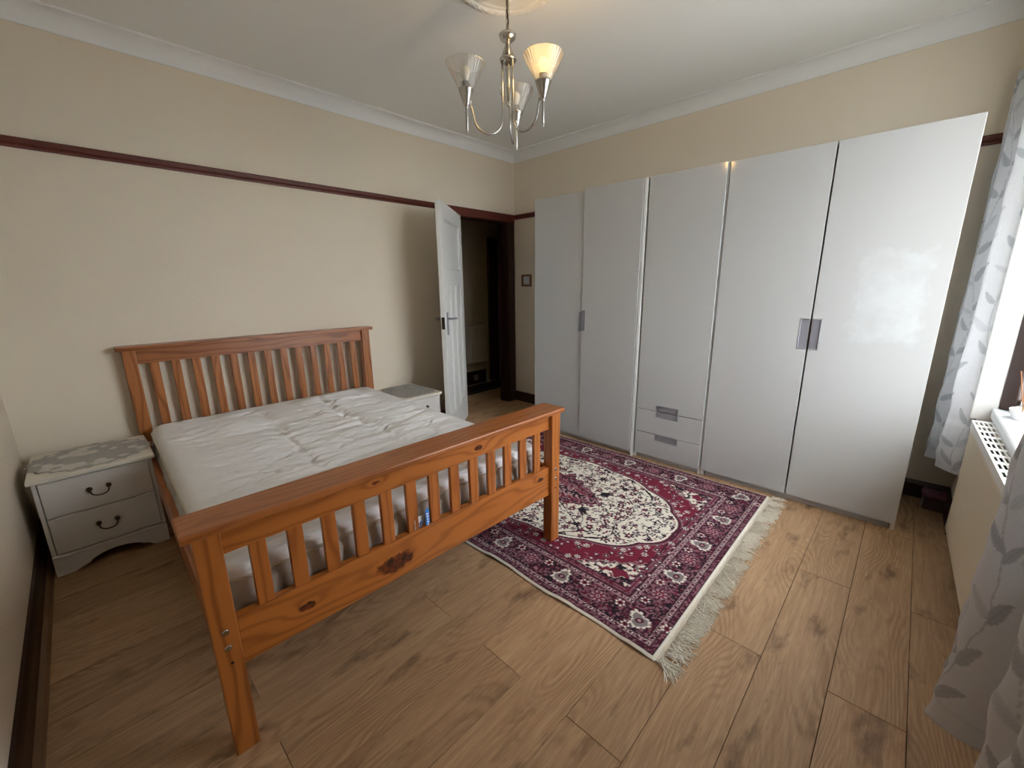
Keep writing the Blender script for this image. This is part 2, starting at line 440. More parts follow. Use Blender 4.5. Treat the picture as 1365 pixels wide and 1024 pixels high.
ch = empty('chandelier', (RX, RY, 0)); tag(ch, 'three-arm satin nickel chandelier with fluted glass cone shades hanging on a chain', 'chandelier')
MB().lathe([(0, H-.034), (.012, H-.034), (.03, H-.03), (.045, H-.014), (.046, H-.006), (0, H-.006)], 20).build('ceiling_cup', M_nick, ch)
zc = H-.036; k = 0
while zc > 2.405:
    L = .040
    pts = []
    for a in np.linspace(0, 2*PI, 14, endpoint=False):
        u_, v_ = .0085*math.cos(a), (L/2+.002)*math.sin(a)
        pts.append((u_ if k % 2 == 0 else 0, 0 if k % 2 == 0 else u_, zc-L/2+v_))
    MB().tube(pts, .0022, 6, closed=True).build('chain_link', M_nick, ch); zc -= L-.006; k += 1
MB().tube([(.004*math.sin(i*1.3), .004*math.cos(i*1.7), H-.03-i*(H-.03-2.39)/10) for i in range(11)], .003, 6).build('flex_cable', simple('black cable', (30, 28, 27), .6), ch)
MB().lathe([(0, 2.412), (.008, 2.412), (.010, 2.40), (.036, 2.396), (.039, 2.392), (.034, 2.376), (.018, 2.364), (.011, 2.360), (.010, 2.350), (0, 2.350)], 28).build('bowl', M_nick, ch)
MB().lathe([(0, 2.352), (.011, 2.352), (.015, 2.345), (.032, 2.302), (.038, 2.299), (.039, 2.294), (.036, 2.288), (0, 2.286)], 28).build('cone', M_nick, ch)
MB().lathe([(0, 2.288), (.012, 2.287), (.0125, 2.26), (.011, 2.20), (.007, 2.13), (.005, 2.12), (.0065, 2.115), (.0065, 2.110), (.003, 2.104), (0, 2.103)], 16).build('spindle', M_nick, ch)

tS = NT('fluted glass'); gl = tS.n('ShaderNodeBsdfGlossy', None, Roughness=.12).outputs[0]
trn = tS.n('ShaderNodeBsdfTransparent', None, Color=(.93, .94, .93)).outputs[0]
tl = tS.n('ShaderNodeBsdfTranslucent', None, Color=(.9, .9, .87)).outputs[0]; df = tS.n('ShaderNodeBsdfDiffuse', None, Color=(.85, .85, .82)).outputs[0]
a1 = tS.n('ShaderNodeMixShader', None, _0=.5, _1=tl, _2=df).outputs[0]
a2 = tS.n('ShaderNodeMixShader', None, _0=.24, _1=trn, _2=a1).outputs[0]
fr = tS.n('ShaderNodeFresnel', None, IOR=1.5).outputs[0]
a3 = tS.n('ShaderNodeMixShader', None, _0=tS.math('MULTIPLY_ADD', fr, .7, .06), _1=a2, _2=gl).outputs[0]
tS.t.links.new(a3, tS.out.inputs[0]); M_shade = tS.m
M_bulb = simple('frosted bulb glass', (236, 234, 226), .4)
tB = NT('lit warm bulb'); em = tB.n('ShaderNodeEmission', None, Color=(1, .60, .18), Strength=3.0); tB.t.links.new(em.outputs[0], tB.out.inputs[0])
nv = Vector((RX, RY, 0))-camo.location; nv.z = 0; nv.normalize(); lv = Vector((-nv.y, nv.x, 0))
for phi, lit in ((109, 0), (-131, 1), (-11, 0)):
    f = math.radians(phi); D = nv*math.cos(f)+lv*math.sin(f); rho = .200
    P = lambda r, z: (D.x*r, D.y*r, z)
    pts = [P(.028, 2.29), P(.028, 2.20), P(.029, 2.08)] + [P(.100-.071*math.cos(a), 2.055-.072*math.sin(a)) for a in np.linspace(.25, PI-.45, 12)] + [P(.172, 2.06), P(.179, 2.085), P(.183, 2.10)]
    arm = MB().tube(pts, .0048, 8).build('arm', M_nick, ch)
    MB().sphere(P(.185, 2.105), .009).build('knob', M_nick, arm)
    c = P(rho, 0)
    MB().lathe([(0, 1.975), (.004, 1.977), (.0055, 1.984), (.0048, 1.990), (.0062, 1.994), (.0065, 2.075), (.008, 2.084), (.010, 2.086), (.013, 2.090), (.034, 2.150), (.035, 2.155), (.032, 2.155), (.012, 2.10), (0, 2.098)], 24, c).build('cup', M_nick, arm)
    MB().lathe([(.0, 2.11), (.016, 2.11), (.016, 2.175), (.018, 2.177), (.018, 2.182), (.013, 2.184), (0, 2.184)], 16, c).build('lampholder', simple('grey lampholder', (110, 108, 104), .5), arm)
    n = 144; A = np.linspace(0, 2*PI, n, endpoint=False); zs = np.concatenate([np.linspace(2.152, 2.25, 12), [2.252, 2.254, 2.253]])
    rs = np.concatenate([.030+(.085-.030)*np.linspace(0, 1, 12), [.087, .086, .083]])
    AA, ZZ = np.meshgrid(A, zs); RRs = rs[:, None]+.0011*np.cos(AA*36)
    sh = grid('shade', np.stack([c[0]+RRs*np.cos(AA), c[1]+RRs*np.sin(AA), ZZ], -1), M_shade, arm, wrap=True)
    if lit: sh['label'] = 'fluted glass shade glowing amber'
    mb = MB().lathe([(0, 2.184), (.010, 2.184), (.012, 2.196), (.019, 2.212), (.0205, 2.222), (.017, 2.236), (.009, 2.243), (0, 2.245)], 16, c)
    mb.build('bulb', tB.m if lit else M_bulb, arm)
    if lit:
        pl = bpy.data.lights.new('bulb_light', 'POINT'); pl.energy = 2.8; pl.color = (1, .60, .20); pl.shadow_soft_size = .02
        po = bpy.data.objects.new('bulb_light', pl); COL.objects.link(po); po.location = (RX+c[0], RY+c[1], 2.262)

# ------------------------------------------------------------------ wardrobes
YF = -.6024; DTH = .018; ZB, ZT = .041, 1.980
def handle(parent, cx, z0, z1, w, side, y, horiz=False):
    """recessed cup pull: tray with a raised rim on three sides; side = which edge is open"""
    mb = MB(); dp = .007
    x0, x1 = cx
    mb.box(x0, x1, y+dp, y+dp+.001, z0, z1)
    rim = .005
    sides = {'l': (x0, x0+rim, z0, z1), 'r': (x1-rim, x1, z0, z1), 'b': (x0, x1, z0, z0+rim), 't': (x0, x1, z1-rim, z1)}
    for s_, (a, b, c_, d_) in sides.items():
        if s_ != side: mb.box(a, b, y-.002, y+dp, c_, d_, bev=.0008)
    h = mb.build('handle', M_alu, parent)
    tray = MB().box(x0+rim, x1-rim, y+dp-.002, y+dp+.0005, z0+rim, z1-rim).build('tray', M_aludk, h)
def door_panel(root, name, x0, x1, z0, z1, y, notch, label=None):
    """gloss front with a notch for its pull; notch = (edge, a0, a1, depth)"""
    e, a0, a1, dp = notch
    if e == 'r': pts = [(x0, z0), (x1, z0), (x1, a0), (x1-dp, a0), (x1-dp, a1), (x1, a1), (x1, z1), (x0, z1)]; hx, hz = (x1-dp, x1), (a0, a1)
    if e == 'l': pts = [(x0, z0), (x1, z0), (x1, z1), (x0, z1), (x0, a1), (x0+dp, a1), (x0+dp, a0), (x0, a0)]; hx, hz = (x0, x0+dp), (a0, a1)
    if e == 't': pts = [(x0, z0), (x1, z0), (x1, z1), (a1, z1), (a1, z1-dp), (a0, z1-dp), (a0, z1), (x0, z1)]; hx, hz = (a0, a1), (z1-dp, z1)
    if e == 'b': pts = [(x0, z0), (a0, z0), (a0, z0+dp), (a1, z0+dp), (a1, z0), (x1, z0), (x1, z1), (x0, z1)]; hx, hz = (a0, a1), (z0, z0+dp)
    o = MB().prism(pts, 'y', y, y+DTH, bev=.0012).build(name, M_gloss, root)
    if label: o['label'] = label
    handle(o, hx, hz[0], hz[1], 0, e, y)
    return o
def carcass(label, x0, x1, front):
    root = empty('wardrobe', (x0, -.03, 0)); tag(root, label, 'wardrobe', None)
    return root
def wardrobe(label, x0, x1, pf, flush=False):
    root = empty('wardrobe', (0, 0, 0)); root.location = ((x0+x1)/2, -.32, 0)
    tag(root, label, 'wardrobe', 'white gloss wardrobe units along the back wall')
    ox, oy = -(x0+x1)/2, .32
    g = empty_local = Matrix.Translation((ox, oy, 0))
    yb, yf = -.035, pf
    t = .018
    def b(name, *dd, m=M_lam):
        o = MB().box(*dd, bev=.0008, mat=g).build(name, m, root); return o
    b('side_panel', x0, x0+t, yf, yb, 0, ZT+.003); b('side_panel', x1-t, x1, YF-.004 if flush else yf, yb, 0, ZT+.003)
    b('top_panel', x0+t, x1-t, yf, yb, ZT-.016, ZT+.002); b('bottom_panel', x0+t, x1-t, yf, yb, .06, .078)
    b('back_panel', x0+t, x1-t, yb-.004, yb, .06, ZT-.016)
    b('plinth', x0+t+.005, x1-t-.005, yf+.012, yf+.028, 0, .058, m=M_pl)
    return root, g
def front(root, g, *a, **k):
    o = door_panel(root, *a, **k)
    for oo in (o, *o.children, *[c for ch in o.children for c in ch.children]): oo.data.transform(g)
    return o
rt, g = wardrobe('wide white gloss wardrobe nearest the door, two doors and one grey pull', .803, 1.797, YF+.020, True)
front(rt, g, 'door', .804, 1.297, ZB, ZT-.004, YF, ('r', .925, 1.088, .036))
front(rt, g, 'door', 1.301, 1.774, ZB-.003, ZT+.006, YF-.010, ('l', .932, 1.100, .038))
rt, g = wardrobe('narrow white gloss wardrobe in the middle with two drawers below its door', 1.801, 2.299, YF+.020)
front(rt, g, 'door', 1.812, 2.291, .3965, ZT+.004, YF, ('b', 1.957, 2.124, .042))
front(rt, g, 'drawer', 1.812, 2.291, .2195, .3925, YF, ('t', 1.957, 2.124, .044))
front(rt, g, 'drawer', 1.812, 2.291, ZB+.002, .2165, YF-.003, ('t', 1.964, 2.135, .046))
rt, g = wardrobe('wide white gloss wardrobe nearest the window, tall doors with paired grey pulls', 2.303, 3.304, YF+.026)
front(rt, g, 'door', 2.3065, 2.8005, ZB, ZT+.003, YF+.006, ('r', .928, 1.098, .046))
front(rt, g, 'door', 2.8085, 3.3035, ZB, ZT+.003, YF+.006, ('l', .928, 1.098, .046))

tR = NT('white gloss laminate with painted reflection'); co = tR.obj(); X, Y, Z = tR.sep(co)  # bright reflection on the last door, painted into its colour as a ragged lighter patch
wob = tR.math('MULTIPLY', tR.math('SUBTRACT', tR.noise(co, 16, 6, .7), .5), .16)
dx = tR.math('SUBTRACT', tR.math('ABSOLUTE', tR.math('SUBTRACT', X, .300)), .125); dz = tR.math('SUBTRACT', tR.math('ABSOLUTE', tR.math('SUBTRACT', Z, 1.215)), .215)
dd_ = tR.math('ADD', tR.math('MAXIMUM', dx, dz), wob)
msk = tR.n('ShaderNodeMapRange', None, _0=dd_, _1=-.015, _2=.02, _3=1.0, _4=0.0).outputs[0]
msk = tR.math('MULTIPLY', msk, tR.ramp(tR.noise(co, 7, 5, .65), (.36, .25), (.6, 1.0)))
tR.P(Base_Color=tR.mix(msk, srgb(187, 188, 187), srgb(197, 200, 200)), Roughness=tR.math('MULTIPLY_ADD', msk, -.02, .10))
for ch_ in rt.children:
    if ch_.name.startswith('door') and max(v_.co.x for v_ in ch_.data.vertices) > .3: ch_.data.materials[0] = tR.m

# light switch
ls = empty('light_switch', (.176, 0, 1.343)); tag(ls, 'small light switch in a square brown wooden surround beside the door frame', 'light switch')
mb = MB()
for dd in ((-.069, -.046, -.062, .062), (.046, .069, -.062, .062), (-.046, .046, -.062, -.042), (-.046, .046, .042, .062)): mb.box(dd[0], dd[1], -.014, 0, dd[2], dd[3], bev=.002)
mb.build('surround', simple('brown wood surround', (128, 82, 52), .5, var=.2), ls)
box('plate', simple('switch plate', (206, 208, 212), .4), ls, -.045, .045, -.010, -.001, -.041, .041, bev=.002)
box('rocker', M_white, ls, -.008, .008, -.015, -.009, -.014, .014, bev=.002)

# ------------------------------------------------------------------ bed
BX, BY, BR = 0.03, -2.530, math.radians(-1.2)
bed = empty('bed_frame', (BX, BY, 0), BR); tag(bed, 'honey pine double bed frame with slatted headboard and footboard', 'bed')
HW = .727
XF = 1.993   # local x of footboard posts' front
MPz = pine('pine upright', 'z'); MPs = pine('pine slat', 'z', (182, 108, 50), (136, 72, 30))
MPx = pine('pine side', 'x', (170, 92, 46), (128, 58, 26))
MHz = pine('pine head upright', 'z', (174, 112, 64), (126, 72, 36))
MHy = pine('pine head rail', 'y', (164, 102, 60), (116, 64, 36), [(.06, .05, .93, .006), (.09, .45, .95, .006)])
MCap = pine('pine footboard cap', 'y', (168, 100, 54), (126, 68, 32), [(1.93, -.665, .70, .013), (1.975, -.24, .70, .010), (1.95, -.06, .70, .005), (1.975, .16, .70, .006), (1.955, .40, .70, .005)])
MUp = pine('pine footboard upper rail', 'y', (184, 110, 48), (132, 68, 24), [(1.972, .22, .655, .011), (1.972, -.23, .665, .007)])
MLo = pine('pine footboard lower rail', 'y', (188, 112, 48), (136, 72, 26), [(1.972, -.485, .345, .014), (1.972, -.185, .335, .036), (1.972, .60, .375, .012)])
mb = lambda *dd, bev=.004: MB().box(*dd, bev=bev, seg=2)
pw_ = .060
for s in (-1, 1):
    y0, y1 = sorted((s*HW, s*(HW-pw_)))
    p = mb(XF-.055, XF, y0, y1, .008 if s > 0 else 0, .694).build('foot_post', MPz, bed)
    for zz_ in (.445, .395):
        MB().lathe([(0, 0), (.009, 0), (.010, .001), (.008, .003), (.003, .0022), (0, .0018)], 14, mat=Matrix.Translation((XF-.0005, s*(HW-.03), zz_-.04)) @ Matrix.Rotation(PI/2, 4, 'Y')).build('bolt', M_nick, p)
    MB().lathe([(0, 0), (.0042, 0), (.0042, .0012), (0, .0012)], 10, mat=Matrix.Translation((XF-.0005, s*(HW-.032), .305)) @ Matrix.Rotation(PI/2, 4, 'Y')).build('bolt_hole', M_black, p)
    mb(.0, .06, y0, y1, 0, .970).build('head_post', MHz, bed)
    y0, y1 = sorted((s*(HW-.012), s*(HW-.037)))
    mb(.06, XF-.055, y0, y1, .265, .405).build('side_rail', MPx, bed)
mb(XF-.125, XF+.010, -HW-.022, HW+.022, .694, .716, bev=.005).build('footboard_cap', MCap, bed)
mb(XF-.045, XF-.020, -HW+pw_, HW-pw_, .618, .694, bev=.002).build('footboard_rail', MUp, bed)
mb(XF-.050, XF-.018, -HW+pw_, HW-pw_, .268, .419, bev=.004).build('footboard_rail', MLo, bed)
mb(-.022, .085, -HW-.022, HW+.022, .970, .993, bev=.004).build('headboard_cap', MHy, bed)
mb(.015, .040, -HW+pw_, HW-pw_, .888, .970, bev=.002).build('headboard_rail', MHy, bed)
mb(.015, .045, -HW+pw_, HW-pw_, .30, .42, bev=.002).build('headboard_rail', MHy, bed)
sm = MB().box(-.0085, .0085, -.0215, .0215, .418, .620, bev=.002).mesh('footboard_slat'); sm.materials.append(MPs)
hm = MB().box(-.0085, .0085, -.0215, .0215, .419, .890, bev=.002).mesh('headboard_slat'); hm.materials.append(MHz)
for k in range(-6, 7):
    o = bpy.data.objects.new('footboard_slat', sm); COL.objects.link(o); o.parent = bed; o.location = (XF-.033, k*.0978, 0)
    o = bpy.data.objects.new('headboard_slat', hm); COL.objects.link(o); o.parent = bed; o.location = (.028, k*.0992, 0)
bs = MB().box(-.035, .035, -HW+.037, HW-.037, .287, .303, bev=.002).mesh('base_slat'); bs.materials.append(MPs)
for k in range(13):
    o = bpy.data.objects.new('base_slat', bs); COL.objects.link(o); o.parent = bed; o.location = (.16+k*.143, 0, 0)
for s in (-1, 1):
    y0, y1 = sorted((s*(HW-.037), s*(HW-.065)))
    box('slat_ledge', MPx, bed, .06, XF-.055, y0, y1, .255, .287)

# mattress, in the bed's own coordinates
mat = empty('mattress', (BX, BY, 0), BR); tag(mat, 'white double mattress with wrinkled top and grey sides on the pine bed', 'mattress')
MX0, MX1, MY0, MY1 = .065, 1.918, -.678, .668
ZTOP, ZS1, ZS0, ZBOT = .530, .492, .340, .304
nx, ny = 300, 210
u = np.linspace(0, 1, nx); v = np.linspace(0, 1, ny)
ease = lambda t: t
X = MX0+(MX1-MX0)*u[:, None]+0*v[None]; Y = MY0+(MY1-MY0)*v[None]+0*u[:, None]
cr = .07
def inset(X, Y):
    """distance inside a rounded rectangle"""
    cx, cy = (MX0+MX1)/2, (MY0+MY1)/2; hx, hy = (MX1-MX0)/2-cr, (MY1-MY0)/2-cr
    qx, qy = np.abs(X-cx)-hx, np.abs(Y-cy)-hy
    return cr-(np.sqrt(np.maximum(qx, 0)**2+np.maximum(qy, 0)**2)+np.minimum(np.maximum(qx, qy), 0))
# pull grid corners onto the rounded outline
cx, cy = (MX0+MX1)/2, (MY0+MY1)/2; hx, hy = (MX1-MX0)/2-cr, (MY1-MY0)/2-cr
qx, qy = np.abs(X-cx)-hx, np.abs(Y-cy)-hy
m_ = (qx > 0) & (qy > 0)
ln = np.sqrt(qx**2+qy**2)+1e-9; mxq = np.maximum(qx, qy)
fx = np.where(m_, mxq/ln, 1)
X = np.where(m_, cx+np.sign(X-cx)*(hx+qx*fx), X); Y = np.where(m_, cy+np.sign(Y-cy)*(hy+qy*fx), Y)
D_ = np.clip(inset(X, Y), 0, 1)
R0 = .045
Zt = np.where(D_ < R0, ZS1+(ZTOP-ZS1)*np.sqrt(np.clip(1-(1-D_/R0)**2, 0, 1)), ZTOP)
inn = np.clip((D_-.03)/.12, 0, 1)
w1 = vnoise(X*34+1.5*vnoise(X*5, Y*7, 3), Y*4.5+.8*vnoise(X*6, Y*3, 9), 1)-.5
w2 = vnoise(X*60+2.5*vnoise(X*4, Y*6, 5), Y*8, 2)-.5
big = vnoise(X*3.2, Y*3.2, 4)-.5
patch = vnoise(X*4, Y*3, 8)
Zt = Zt+inn*((.022*w1+.016*w2-.012*np.exp(-((vnoise(X*26+2*vnoise(X*5, Y*6, 13), Y*3.6+vnoise(X*7, Y*3, 14), 12)-.5)/.05)**2))*(.35+1.4*patch)+.014*big)
for yl, ph in ((-.17, .0), (.24, 2.0)):
    dy = Y-yl-.03*np.sin(X*4+ph)
    cr_ = np.exp(-(dy/.028)**2)
    Zt += inn*cr_*(-.012+.034*(vnoise(X*30, Y*30+ph, 6)-.5))
Zt -= inn*.010*np.exp(-((X-1.0)/.5)**2-((Y+.05)/.4)**2)
M_tick = NT('mattress ticking'); co = M_tick.obj()
M_tick.P(Base_Color=M_tick.mix(M_tick.noise(co, 6, 4), srgb(234, 232, 231), srgb(246, 245, 245)), Roughness=.75, Specular_IOR_Level=.25, Sheen_Weight=.2)
mX, mY, mZ = M_tick.sep(co)
M_tick.bump(M_tick.noise(M_tick.comb(M_tick.math('MULTIPLY', mX, 55.0), M_tick.math('MULTIPLY', mY, 11.0), 0.0), 1.0, 4, .6), .55, .012)
grid('mattress_top', np.stack([X, Y, Zt], -1), M_tick.m, mat)
def rrect(off, n=12):
    pts = []
    r = cr-off
    for (sx, sy, a0) in ((1, 1, 0), (-1, 1, PI/2), (-1, -1, PI), (1, -1, 1.5*PI)):
        for a in np.linspace(a0, a0+PI/2, n): pts.append((cx+sx*hx+r*math.cos(a), cy+sy*hy+r*math.sin(a)))
    # subdivide the straight runs
    out = []
    for i in range(len(pts)):
        p, q = np.array(pts[i]), np.array(pts[(i+1) % len(pts)]); k = max(1, int(np.linalg.norm(q-p)/.008))
        for j in range(k): out.append(p+(q-p)*j/k)
    return np.array(out)
def ring(z, off, rip=0):
    o = rrect(off); d0 = np.roll(o, -1, 0)-np.roll(o, 1, 0); nn = np.stack([d0[:, 1], -d0[:, 0]], 1); nn /= np.linalg.norm(nn, axis=1)[:, None]
    s_ = np.cumsum(np.linalg.norm(np.roll(o, -1, 0)-o, axis=1))
    o = o+nn*(rip*(vnoise(s_*16, s_*0, 3)-.5+.5*np.sin(s_*62+3*vnoise(s_*5, s_*0, 6))))[:, None]
    return np.concatenate([o, np.full((len(o), 1), z)], 1)
rows = [ring(ZS1-.002, .004), ring(ZS1-.014, .001, .003)] + [ring(z, .001-.010*math.sin(PI*(z-ZS0)/(ZS1-ZS0)), .012) for z in np.linspace(ZS1-.03, ZS0+.03, 7)] + [ring(ZS0+.014, .001, .003), ring(ZS0, .004)]
M_side = simple('grey mattress border fabric', (196, 190, 182), .85, bump=.3, bscale=260, var=.05, vscale=12)
M_lite = simple('cream mattress piping', (216, 208, 192), .7)
grid('mattress_border', np.array(rows), M_side, mat, wrap=True)
rows = [ring(ZS0, .004), ring(ZS0-.02, .012), ring(ZBOT+.004, .04), ring(ZBOT, .069)]
grid('mattress_bottom', np.array(rows), M_tick.m, mat, wrap=True)
for z in (ZS1-.001, ZS0): MB().tube([tuple(p) for p in ring(z, -.001)][::2], .0052, 8, closed=True).build('piping', M_lite, mat)
# care label stitched to the foot end
tg = np.array([[(1.951+.018*(j/8)**2, -.044-.050*(j/8), .388+.072*i/6) for i in range(7)] for j in range(9)])
tgo = grid('care_label', tg, simple('white label cloth', (226, 230, 236), .6), mat); tgo['label'] = 'white and blue care label'
bl = np.array([[(1.962+.002*j, -.026-.022*(j/4), .402+.082*i/4) for i in range(5)] for j in range(5)])
blo = grid('logo_strip', bl, simple('blue label cloth', (30, 120, 205), .6), tgo); blo['label'] = 'blue strip with white lettering'
mbm = MB()
for k in range(5): mbm.box(1.968, 1.9695, -.040-.001*k, -.034, .418+.011*k, .424+.011*k)
mbm.build('print', simple('white print', (235, 240, 245), .6), tgo)
mbm = MB()
for k in range(3): mbm.box(1.964, 1.9675, -.086+.008*k, -.082+.008*k, .396, .441)
mbm.sphere((1.9575, -.060, .434), .006, .3, 1, 1)
mbm.build('print', simple('dark blue print', (60, 90, 150), .6), tgo)
for o_ in (tgo,):
    md = o_.modifiers.new('thick', 'SOLIDIFY'); md.thickness = .001
blo.modifiers.new('thick', 'SOLIDIFY').thickness = .001

# ------------------------------------------------------------------ bedside cabinets
def bail(parent, x, y, z):
    mb = MB()
    for s in (-1, 1):
        mb.lathe([(0, .0), (.010, .0), (.0105, .003), (.007, .005), (.006, .012), (.0085, .016), (.006, .020), (0, .021)], 14, mat=Matrix.Translation((x, y+s*.033, z)) @ Matrix.Rotation(PI/2, 4, 'Y'))
    pts = [(x+.016, y-.033, z), (x+.020, y-.031, z-.014), (x+.020, y-.026, z-.024), (x+.022, y-.014, z-.031), (x+.022, y, z-.033), (x+.022, y+.014, z-.031), (x+.020, y+.026, z-.024), (x+.020, y+.031, z-.014), (x+.016, y+.033, z)]
    mb.tube([tuple(p) for p in catmull(pts, 4)], .0028, 6)
    return mb.build('handle', M_bronze, parent)
def cabinet(label, xb, xf, y0, y1, top, handles=True):
    root = empty('bedside_cabinet', ((xb+xf)/2, (y0+y1)/2, 0)); tag(root, label, 'bedside cabinet')
    g = Matrix.Translation((-(xb+xf)/2, -(y0+y1)/2, 0))
    s = (top-.024)/.464
    def B(name, *dd, m=M_cab, bev=.002, par=None): return MB().box(*dd, bev=bev, mat=g).build(name, m, par or root)
    zp = .100*s
    B('side_panel', xb, xf-.004, y0, y0+.016, 0, top-.024); B('side_panel', xb, xf-.004, y1-.016, y1, 0, top-.024)
    B('back_panel', xb, xb+.008, y0+.016, y1-.016, .03, top-.024)
    o = MB().box(xb-.004, xf+.016, y0-.012, y1+.012, top-.022, top, bev=.006, seg=2, mat=g).build('top', M_cabtop, root)
    zm = zp+(top-.026-zp)*.51
    for a, b_ in ((zm+.002, top-.028), (zp+.004, zm-.002)):
        dr = B('drawer', xf-.016, xf+.002, y0+.019, y1-.017, a, b_, bev=.003)
        MB().box(xb+.02, xf-.016, y0+.03, y1-.03, a+.01, b_-.03, mat=g).build('drawer_box', M_black, dr)
        MB().box(xf+.002, xf+.004, y0+.019, y1-.017, b_-.008, b_-.002, bev=.0008, mat=g).build('bead', M_cab, dr)
        if handles:
            h = bail(dr, xf+.002, (y0+y1)/2, a+(b_-a)*.56); h.data.transform(g)
    # plinth with a shaped arch
    yl, yr, L = y0, y1, y1-y0
    pts = [(yl, 0), (yl+.062*L/.416, 0)]
    f = L/.416
    for p in catmull([(.066, .004), (.085, .012), (.110, .020), (.130, .036), (.165, .050), (.208, .056), (.251, .052), (.29, .040), (.315, .026), (.335, .018), (.352, .004)], 3): pts.append((yl+p[0]*f, p[1]))
    pts += [(yl+.356*f, 0), (yr, 0), (yr, zp), (yl, zp)]
    MB().prism(pts, 'x', xf-.014, xf+.006, mat=g).build('plinth', M_cab, root)
    MB().box(xf+.004, xf+.009, y0, y1, zp-.014, zp-.002, bev=.002, mat=g).build('plinth_bead', M_cab, root)
    return root
cabinet('grey-white bedside cabinet in the near corner left of the bed, two drawers in view', .10, .506, -3.668, -3.254, .487)
cabinet('white bedside cabinet behind the bed beside the open door', .05, .490, -1.762, -1.432, .457)

M_lace = vcol('lace cloth', .8, bump=.35, bscale=420)
def lace(name, label, ca, cb, ra, rb, z, shape, edge_drop, rot=0, seed=0):
    n1, n2 = 60, 140
    A = np.linspace(0, 2*PI, n2, endpoint=False); S = np.linspace(0, 1, n1)
    AA, SS = np.meshgrid(A, S)
    if shape == 'oval':
        rad = 1+.035*np.cos(AA*22)+.02*np.cos(AA*44)
        x = ra*SS*rad*np.cos(AA); y = rb*SS*rad*np.sin(AA)
    else:
        p = 6; q = (np.abs(np.cos(AA))**p+np.abs(np.sin(AA))**p)**(-1/p)
        x = ra*SS*q*np.cos(AA); y = rb*SS*q*np.sin(AA)
    xx = x*math.cos(rot)-y*math.sin(rot); yy = x*math.sin(rot)+y*math.cos(rot)
    zz = edge_drop(ca+xx, cb+yy, SS)
    fl = vnoise(x*26+seed, y*26, 2); fl2 = vnoise(x*80, y*80+seed, 3); hole = vnoise(x*240, y*240, 5)
    pat = np.clip((fl-.54)*9, 0, 1)*np.clip((1-SS)*8, 0, 1)
    if shape != 'oval': pat = pat*.0
    g = np.array(srgb(182, 180, 176)); w = np.array(srgb(222, 219, 212)); dk = np.array(srgb(138, 136, 134))
    col = g[None, None]*(1-pat[..., None])+w[None, None]*pat[..., None]
    dkm = np.clip((hole-.55)*4, 0, 1)*(.55-.35*pat)+(.35*np.clip((fl2-.6)*6, 0, 1) if shape != 'oval' else 0)
    col = col*(1-dkm[..., None])+dk*dkm[..., None]
    o = grid(name, np.stack([ca+xx, cb+yy, zz], -1), M_lace, None, col, wrap=True)
    o.modifiers.new('thick', 'SOLIDIFY').thickness = .0015
    return tag(o, label, 'lace cloth')
def drop1(x, y, s):
    z = .4895+.0015*vnoise(x*30, y*30, 2)
    over = np.maximum(-3.682-y, 0)+np.maximum(y-(-3.240), 0)
    return z-over*.55
lace('lace_runner', 'oval grey and white lace cloth on the cabinet in the near corner', .302, -3.460, .203, .226, 0, 'oval', drop1, rot=-.08)
lace('lace_cloth', 'grey patterned lace cloth on the cabinet beside the open door', .275, -1.600, .205, .160, 0, 'rect', lambda x, y, s: .4595+.001*vnoise(x*40, y*40, 2), seed=9)

# ------------------------------------------------------------------ rug
rx0, rx1, ry0, ry1 = .600, 2.735, -2.196, -.625
res = .0036
gx = np.arange(rx0, rx1+res/2, res); gy = np.arange(ry0, ry1+res/2, res)
GX, GY = np.meshgrid(gx, gy, indexing='ij')
CR = {k: np.array(srgb(*v)) for k, v in dict(cream=(236, 229, 215), crim=(124, 38, 60), mar=(82, 34, 52), mauve=(140, 98, 110), navy=(38, 28, 38), grey=(138, 130, 128), pink=(186, 148, 154), white=(238, 232, 222)).items()}
rc = np.zeros(GX.shape+(3,)); rc[:] = CR['mar']
cxr, cyr = (rx0+rx1)/2, -1.4105
PX, PY = np.abs(GX-cxr), np.abs(GY-cyr)
Lx, Ly = (rx1-rx0)/2, (ry1-ry0)/2
ex, ey = Lx-PX, Ly-PY; E_ = np.minimum(ex, ey)             # distance from the edge
along = np.where(ex < ey, GY-cyr, GX-cxr)                  # position along the border
def put(mask, c, a=1.0):
    m = (mask*a)[..., None] if mask.dtype != bool else mask[..., None]*a
    rc[:] = rc*(1-m)+CR[c]*m if isinstance(c, str) else rc*(1-m)+c*m
sp = vnoise(GX*150, GY*150, 21); sp2 = vnoise(GX*95, GY*95, 22); sp3 = vnoise(GX*62, GY*62, 23)
# bands
band = lambda a, b: (E_ >= a) & (E_ < b)
put(band(.014, .036), 'mar'); put(band(.014, .036) & (sp > .56), 'mauve'); put(band(.012, .015) | band(.034, .037), 'navy')
for (a, b) in ((.037, .062), (.186, .212)):
    put(band(a, b), 'mauve'); mid = (a+b)/2; q = (along/.030) % 1-.5; rq = np.sqrt((q*.030)**2+(E_-mid)**2)
    put(band(a+.001, b-.001) & (np.abs(np.abs(q)-.5) < .16) & (np.abs(E_-mid) < .010), 'pink')
    put(band(a, b) & (rq < .0085), 'white'); put(band(a, b) & (rq < .0068), 'navy'); put(band(a, b) & (rq < .0034), 'crim')
    put(band(a, b) & (np.abs(np.abs(q)-.5) < .05), 'navy')
    put(band(a-.002, a+.001) | band(b-.001, b+.002), 'navy')
mb_ = band(.064, .184)
put(mb_, 'mar'); put(mb_ & (sp3 > .44), 'navy'); put(mb_ & (sp2 > .66), 'mauve'); put(mb_ & (sp2 < .17), 'pink', .7); put(mb_ & (sp > .80), 'crim')
